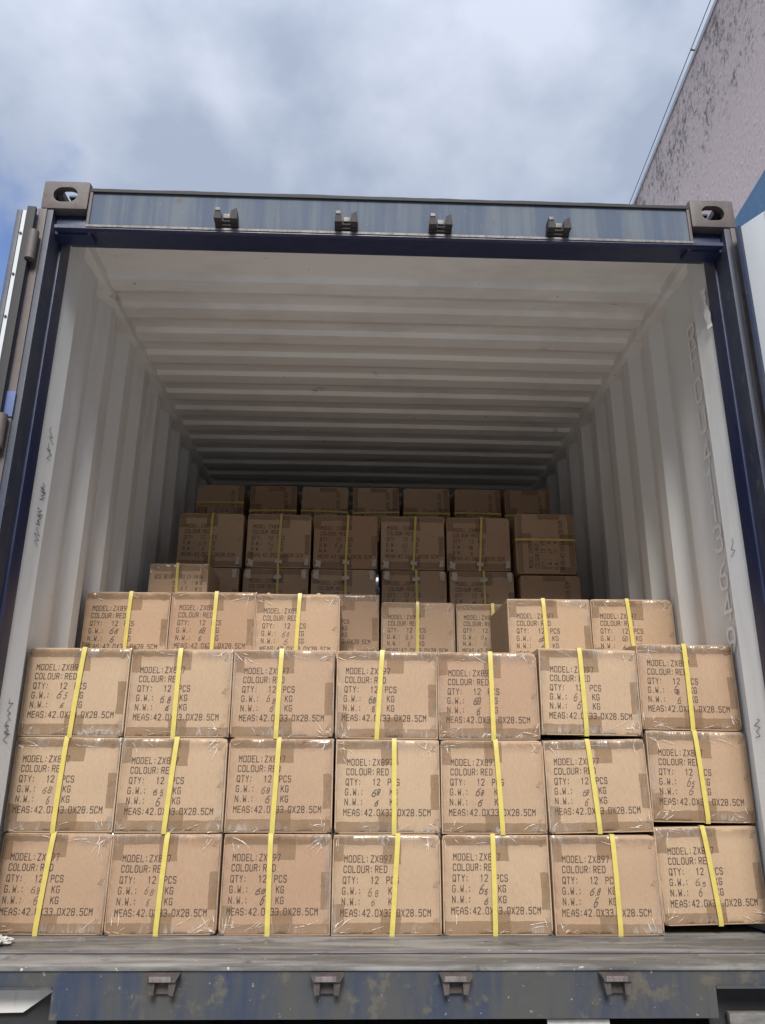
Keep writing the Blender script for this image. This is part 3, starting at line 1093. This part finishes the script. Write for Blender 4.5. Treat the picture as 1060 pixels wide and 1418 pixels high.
for sx, yf in ((-1, .335), (1, .405)):
    prof = wall_profile(sx, yf)
    bm = bmesh.new()
    for (k, mi) in ((0.0, 0), (.004, 1)):
        rows_ = []
        nz = 12
        for j in range(nz + 1):
            z = .001 + (2.345 - .001) * j / nz
            rows_.append([bm.verts.new((p[0] + sx * k + noise.noise(Vector((p[1] * 2, z * 2, sx))) * .002, p[1], z)) for p in prof])
        for j in range(nz):
            for i in range(len(prof) - 1):
                f = bm.faces.new((rows_[j][i], rows_[j][i + 1], rows_[j + 1][i + 1], rows_[j + 1][i]))
                f.material_index = mi
    wl = link('side_wall', bm, [M['white'], M['navy']], cont, True, 20)
    bm = bmesh.new()
    a, b = sorted((sx * HX, sx * 1.150))
    box(bm, a, b, .173, LEN - .17, 2.345, 2.405, .006)
    link('top_rail', bm, M['roofwhite'], wl, True)
    bm = bmesh.new()
    a, b = sorted((sx * HX, sx * 1.167))
    box(bm, a, b, .173, LEN - .17, -.15, -.001, .006)
    link('bottom_rail', bm, M['navy'], wl, True)
    # container number painted down the right wall
    if sx == 1:
        bmt = None
        place_ = lambda a_, z_, l: (1.184 + .0545 * (a_ - .295) - .0060 - l * 4, a_, z_)
        zs = (2.08, 1.977, 1.848, 1.721, 1.595, 1.482, 1.371, 1.261, 1.123, 1.016, .894)
        # reads top to bottom; each letter upright, seen from inside (y grows to the left of the reader)
        for ch, z in zip('RFCU4113649', zs):
            bmt = bmesh.new()
            add = ribbon_adder(bmt, .012, place_)
            for line in G[ch]:
                add([(.388 - p[0] / 4 * .056, z - .044 + p[1] / 6 * .088) for p in line])
            link('painted_character', bmt, M['stencil'], wl)
    rng = random.Random(5 + sx)
    marks = ((1.547, 2), (1.487, 3), (1.342, 6), (1.255, 7), (1.19, 3), (.64, 3), (.575, 5)) if sx == -1 else ((1.19, 2), (.60, 3), (.30, 2))
    for z0, k in marks:
        bmh = bmesh.new()
        addh = ribbon_adder(bmh, .0024, lambda a_, z_, l: (sx * (1.1695 - .182 * (a_ - .163) - l), a_, z_))
        pts = [(.212 + rng.uniform(0, .01), z0 + .03)]
        for q in range(k * 2):
            pts.append((.212 + (q % 2) * .022 + rng.uniform(-.006, .006), z0 + .03 - (q + 1) * .06 / (k * 2) + rng.uniform(-.005, .009)))
        addh(pts)
        link('scribbled_mark', bmh, M['marker'], wl)

# roof: cross corrugations, white below, navy above
bm = bmesh.new()
prof = [(.163, 2.372)]
y = .49
ZH, ZL = 2.396, 2.376
prof += [(.30, 2.392), (y - .02, ZH)]
while y < LEN - .3:
    prof += [(y + .008, ZH), (y + .024, ZL + .001), (y + .10, ZL), (y + .15, ZH - .002)]
    y += .2055
prof += [(LEN - .1, ZH)]
for (k, mi) in ((0.0, 0), (.003, 1)):
    nx = 10
    g = [[bm.verts.new((-1.162 + 2.324 * i / nx, p[0], p[1] + k + .004 * math.sin(i / nx * math.pi) + noise.noise(Vector((i * .7, p[0] * 2, 4))) * .003)) for p in prof] for i in range(nx + 1)]
    for i in range(nx):
        for j in range(len(prof) - 1):
            bm.faces.new((g[i][j], g[i + 1][j], g[i + 1][j + 1], g[i][j + 1])).material_index = mi
link('roof_panel', bm, [M['roofwhite'], M['navy']], cont, True, 18)
# end wall
bm = bmesh.new()
box(bm, -1.21, 1.21, LEN - .06, LEN - .02, -.15, 2.40)
link('end_wall', bm, M['white'], cont)
bm = bmesh.new()
box(bm, -1.15, 1.15, .051, .30, 2.394, 2.402)
link('roof_edge_plate', bm, M['slate'], hd)

# ---- doors
def door(px, angle, right):
    root = None
    s = 1 if right else -1        # closed, the door runs from the hinge towards the middle
    L = 1.17
    z0, z1 = .012, 2.262
    T = Matrix.Translation((px, -.030, 0)) @ Matrix.Rotation(R(angle), 4, 'Z')

    def bx(bm, x0, x1, y0, y1, a, b, bev=0, mi=0):
        # local x measured from the hinge along the door
        q = sorted((-s * x0, -s * x1))
        box(bm, q[0], q[1], y0, y1, a, b, bev, mi)
    bm = bmesh.new()
    bx(bm, .012, .10, -.008, .040, z0, z1, .003)
    bx(bm, L - .09, L, -.008, .040, z0, z1, .003)
    bx(bm, .1005, L - .0905, -.008, .040, z0, z0 + .09, .003)
    bx(bm, .1005, L - .0905, -.008, .040, z1 - .09, z1, .003)
    frame = link('door', bm, M['doorwhite'], cont, True)
    frame.matrix_local = T
    bm = bmesh.new()
    n = 6
    hgt = (z1 - z0 - .18) / n
    for k in range(n):
        a = z0 + .09 + k * hgt
        pr_ = [(.010, a), (.010, a + hgt * .3), (.034, a + hgt * .42), (.034, a + hgt * .85), (.010, a + hgt * .97), (.010, a + hgt), (.004, a + hgt), (.004, a)]
        q = sorted((-s * .1005, -s * (L - .0905)))
        prism(bm, pr_, 'x', q[0], q[1])
    recalc(bm)
    link('door_panel', bm, M['doorwhite'], frame)
    bm = bmesh.new()
    bx(bm, .010, L, -.0125, -.0085, z0, z1)
    link('outer_skin', bm, M['navy'], frame)
    bm = bmesh.new()                                   # rubber gasket along hinge edge, top and bottom
    bx(bm, -.004, .0115, -.012, .016, z0, z1 + .022, .003)
    link('door_gasket', bm, M['rubber'], frame, True)
    bm = bmesh.new()
    bx(bm, -.003, .0115, .0165, .029, z0, z1 + .004, .001)
    st = link('retainer_strip', bm, M['doorwhite'], frame)
    for k in range(14):
        bm = bmesh.new()
        zc = z0 + .08 + k * .16
        q = -s * -.0035
        tube(bm, (q, .0228, zc), (q + s * .003, .0228, zc), .0045, 8)
        link('retainer_screw', bm, M['bracket'], st)
    bm = bmesh.new()
    bx(bm, -.006, .0115, .0295, .047, z0, z1 + .004, .004)
    link('edge_channel', bm, M['slate'], frame, True)
    for zc in ((.30, .85, 1.455, 2.13)):
        bm = bmesh.new()
        tube(bm, (0, -.018, zc - .055), (0, -.018, zc + .055), .017, 14)
        bx(bm, -.0, .10, -.022, -.013, zc - .05, zc + .05, .002)
        link('hinge', bm, M['rusty'], frame, True)
    for xx in (.30, .88):
        bm = bmesh.new()
        tube(bm, (-s * xx, -.040, z0 - .03), (-s * xx, -.040, z1 + .03), .017, 12)
        for zc in (.15, .8, 1.5, 2.1):
            bx(bm, xx - .035, xx + .035, -.055, -.0126, zc - .04, zc + .04, .003)
        link('lock_rod', bm, M['pale_metal'], frame, True)
    if right:
        for stroke in ([(.062, 1.67), (.070, 1.69), (.068, 1.705)], [(.082, 1.66), (.088, 1.64), (.10, 1.63)], [(.040, 1.72), (.044, 1.745)]):
            bm = bmesh.new()
            ribbon_adder(bm, .004, lambda a_, z_, l: (-s * a_, .0408 + l, z_))(stroke)
            link('scribbled_mark', bm, M['marker'], frame)
    frame['label'] = 'right door swung half open showing its pale inside' if right else 'left door folded right back, seen edge on'
    return frame


door(-1.229, 94, False)
door(1.229, 117, True)

# ------------------------------------------------------------------ small loose things
def strip_part(name, pts, mat_, parent, thick=.002):
    bm = bmesh.new()
    prism(bm, pts, 'x', 0, thick)
    recalc(bm)
    return link(name, bm, mat_, parent)


# peeled sticker on the right jamb strip
bm = bmesh.new()
rng = random.Random(3)
pl, pr_ = [], []
for i in range(13):
    z = 2.175 - i * .0145
    c = .186 - i * .0016 + rng.uniform(-.004, .004)
    hw = rng.uniform(.009, .019) if i not in (4, 5) else .006
    pl.append(bm.verts.new((1.1655 - rng.uniform(0, .005), c - hw, z)))
    pr_.append(bm.verts.new((1.160 - rng.uniform(0, .005), c + hw, z)))
for i in range(12):
    bm.faces.new((pl[i], pr_[i], pr_[i + 1], pl[i + 1]))
o = link('peeled_sticker', bm, M['paper'])
tag(o, 'torn white remains of a sticker high on the right door jamb', 'sticker')

# blue tape on the left hinge strip
bm = bmesh.new()
box(bm, -1.222, -1.190, -.0105, -.0066, 1.512, 1.600, .001)
o = link('tape_piece', bm, M['bluetape'], None, True)
tag(o, 'small pale blue piece of tape stuck on the left door post above the hinge', 'tape')

# crumpled plastic scrap at the left end of the sill
bm = bmesh.new()
bmesh.ops.create_icosphere(bm, subdivisions=4, radius=1)
for v in bm.verts:
    p = v.co.copy()
    n = noise.noise(p * 2.6) * .5 + abs(noise.noise(p * 6)) * .5
    v.co = Vector((-1.098 + p.x * .034 * (1 + n), .215 + p.y * .03 * (1 + n), .010 + p.z * .0100 * (1 + n * 1.1)))
o = link('plastic_scrap', bm, M['scrap'], None, True, 20)
tag(o, 'crumpled scrap of white plastic lying at the left end of the sill', 'plastic scrap')

# ------------------------------------------------------------------ trailer chassis under the container
ch = empty('trailer_chassis', (0, 0, -1.2))
tag(ch, 'dark trailer chassis carrying the container, only slivers showing under the sill', 'trailer')
ZC = 1.2


def chz(bm, *a, **k):
    a = list(a)
    a[4] += ZC
    a[5] += ZC
    return box(bm, *a, **k)


bm = bmesh.new()
for x in (-.45, .45):
    chz(bm, x - .06, x + .06, .2, 7.4, -.48, -.18, .006)
link('main_rail', bm, M['chassis'], ch, True)
bm = bmesh.new()
chz(bm, -1.2, 1.2, .04, .22, -.34, -.177, .008)
link('rear_bolster', bm, M['chassis'], ch, True)
bm = bmesh.new()
chz(bm, -1.2, 1.2, 5.9, 6.08, -.34, -.177, .008)
link('front_bolster', bm, M['chassis'], ch, True)
bm = bmesh.new()
prism(bm, [(-1.054, ZC - .119), (-1.054, ZC - .062), (-.853, ZC - .062), (-.935, ZC - .117)], 'y', .045, .055)
recalc(bm)
link('lock_plate', bm, M['platewhite'], ch)
bm = bmesh.new()
chz(bm, .88, 1.054, .03, .05, -.150, -.119, .003)
link('lock_plate', bm, M['silltop'], ch, True)
bm = bmesh.new()
chz(bm, .40, .56, .012, .019, -.165, -.1275, .001)
link('reflector_plate', bm, M['platewhite'], ch, True)
bm = bmesh.new()
chz(bm, -1.1, 1.1, .02, .14, -.85, -.75, .01)
for x in (-.5, .5):
    chz(bm, x - .04, x + .04, .05, .12, -.75, -.34, .004)
link('bumper', bm, M['chassis'], ch, True)
for yy in (1.4, 2.7):
    for sx in (-1, 1):
        bm = bmesh.new()
        x0 = sx * 1.2
        x1 = sx * .72
        prof_t = [(.30, 0), (.48, .03), (.50, .08)]
        tube(bm, (x0, yy, -.70 + ZC), (x1, yy, -.70 + ZC), .5, 32)
        wh = link('wheel', bm, M['rubber'], ch, True)
        bm = bmesh.new()
        tube(bm, (x0 + sx * .004, yy, -.70 + ZC), (x0 - sx * .05, yy, -.70 + ZC), .28, 24)
        link('rim', bm, M['pale_metal'], wh, True)
    bm = bmesh.new()
    tube(bm, (-.72, yy, -.70 + ZC), (.72, yy, -.70 + ZC), .07, 12)
    link('axle', bm, M['chassis'], ch, True)

# ------------------------------------------------------------------ ground
bm = bmesh.new()
bmesh.ops.create_grid(bm, x_segments=8, y_segments=8, size=400)
for v in bm.verts:
    v.co.z = -1.2
mt = weathered('yard_asphalt', (0.055, 0.055, 0.055), (0.075, 0.073, 0.07), (0.10, 0.098, 0.09), .5, .62, .85, .6, (1, 1, 1), bmp=.3)
g_ = link('ground', bm, mt)
tag(g_, None, None, None, 'structure')
bm = bmesh.new()
box(bm, -9, 2.95, -3.3, 12, -1.3, -1.196)  # unseen apron, added to bounce light onto the ceiling and not the rear boxes
mt = weathered('bounce_apron_pale', (0.50, 0.49, 0.47), (0.44, 0.43, 0.41), (0.32, 0.31, 0.29), .5, .62, .85, .6, (1, 1, 1), bmp=.3)
g_ = link('added_bounce_apron', bm, mt)
tag(g_, None, None, None, 'structure')

# ------------------------------------------------------------------ warehouse at the right
WA, WB = Vector((2.72, -2.0)), Vector((4.55, 26.0))
# roof edge runs through (3.025, 2.788) and (3.204, 5.529) at z = 7
dirw = (Vector((3.204, 5.529)) - Vector((3.025, 2.788))).normalized()
P0 = Vector((3.025, 2.788))
nrm = Vector((dirw.y, -dirw.x))      # away from the container
ware = empty('warehouse', (P0.x, P0.y, -1.2), (0, 0, math.atan2(dirw.y, dirw.x)))
tag(ware, 'tall warehouse with stained pinkish grey wall and pale roof edge at right', 'building')
# local: x along the wall, -y away from container (to the right), z up from the ground
HT = 8.2


def ware_material():
    mt, t, b, o = material('stained_textured_render')
    tcn = t.n('ShaderNodeTexCoord').outputs['Object']
    big = t.noise(tcn, .8, 5, .6)
    fine = t.noise(tcn, 28, 4, .7)
    c = t.mix(big, (0.78, 0.62, 0.575), (0.86, 0.71, 0.66))
    c = t.mix(t.math('MULTIPLY', t.step(fine, .42, .66), .35), c, (0.38, 0.31, 0.30))
    vor = t.n('ShaderNodeTexVoronoi', feature='F1', inp={'Vector': t.mapping(tcn, scale=(7, 7, 7.5)), 'Scale': 1.0, 'Randomness': .35}).outputs['Distance']
    dots = t.math('SUBTRACT', 1.0, t.step(vor, .08, .2))
    c = t.mix(t.math('MULTIPLY', dots, .6), c, (0.66, 0.60, 0.58))
    # black mould concentrated under the coping
    sp = t.n('ShaderNodeSeparateXYZ', inp={0: tcn})
    top = t.step(sp.outputs[2], HT - 2.3, HT - .15)
    m1 = t.noise(t.mapping(tcn, scale=(1, 1, .6)), 4.2, 9, .75, .3)
    m2 = t.noise(t.mapping(tcn, scale=(1, 1, .8)), 19, 6, .75)
    mm_ = t.math('ADD', t.math('MULTIPLY', m1, .5), t.math('MULTIPLY', m2, .5))
    mould = t.math('MULTIPLY', t.step(t.math('ADD', mm_, t.math('MULTIPLY', top, .13)), .60, .71), .8)
    grey = t.math('MULTIPLY', top, .35)
    c = t.mix(grey, c, (0.25, 0.235, 0.24))
    c = t.mix(mould, c, (0.045, 0.042, 0.045))
    t.t.links.new(c, b.inputs['Base Color'])
    b.inputs['Roughness'].default_value = .9
    bump(t, b, t.math('ADD', fine, t.math('MULTIPLY', dots, .8)), .5, .01)
    return mt


M['render'] = ware_material()
M['blueband'] = weathered('blue_band_paint', (0.10, 0.21, 0.36), (0.13, 0.25, 0.40), (0.3, 0.42, 0.55), .5, .7, .6, 2, specks=(.6, .7, .8), spk=.67)
bm = bmesh.new()
box(bm, -6, 30, -14, 0, 0, HT)
link('wall', bm, M['render'], ware)
bm = bmesh.new()
prism(bm, [(.012, HT - .03), (.012, HT + .02), (-.30, HT + .06), (-.30, HT + .001), (.001, HT + .001), (.001, HT - .03)], 'x', -6, 30)
recalc(bm)
link('coping', bm, M['doorwhite'], ware)
bm = bmesh.new()
tube(bm, (-6, .055, HT + .0), (30, .055, HT + .0), .004, 8)
for k in range(12):
    tube(bm, (-5.5 + k * 3, .02, HT - .01), (-5.5 + k * 3, .06, HT + .0), .009, 6)
link('lightning_rod_cable', bm, M['rusty'], ware)
BZ = 6.09
bm = bmesh.new()
box(bm, -6, 30, .001, .012, 0.5, BZ - .02)
link('painted_band', bm, M['blueband'], ware)
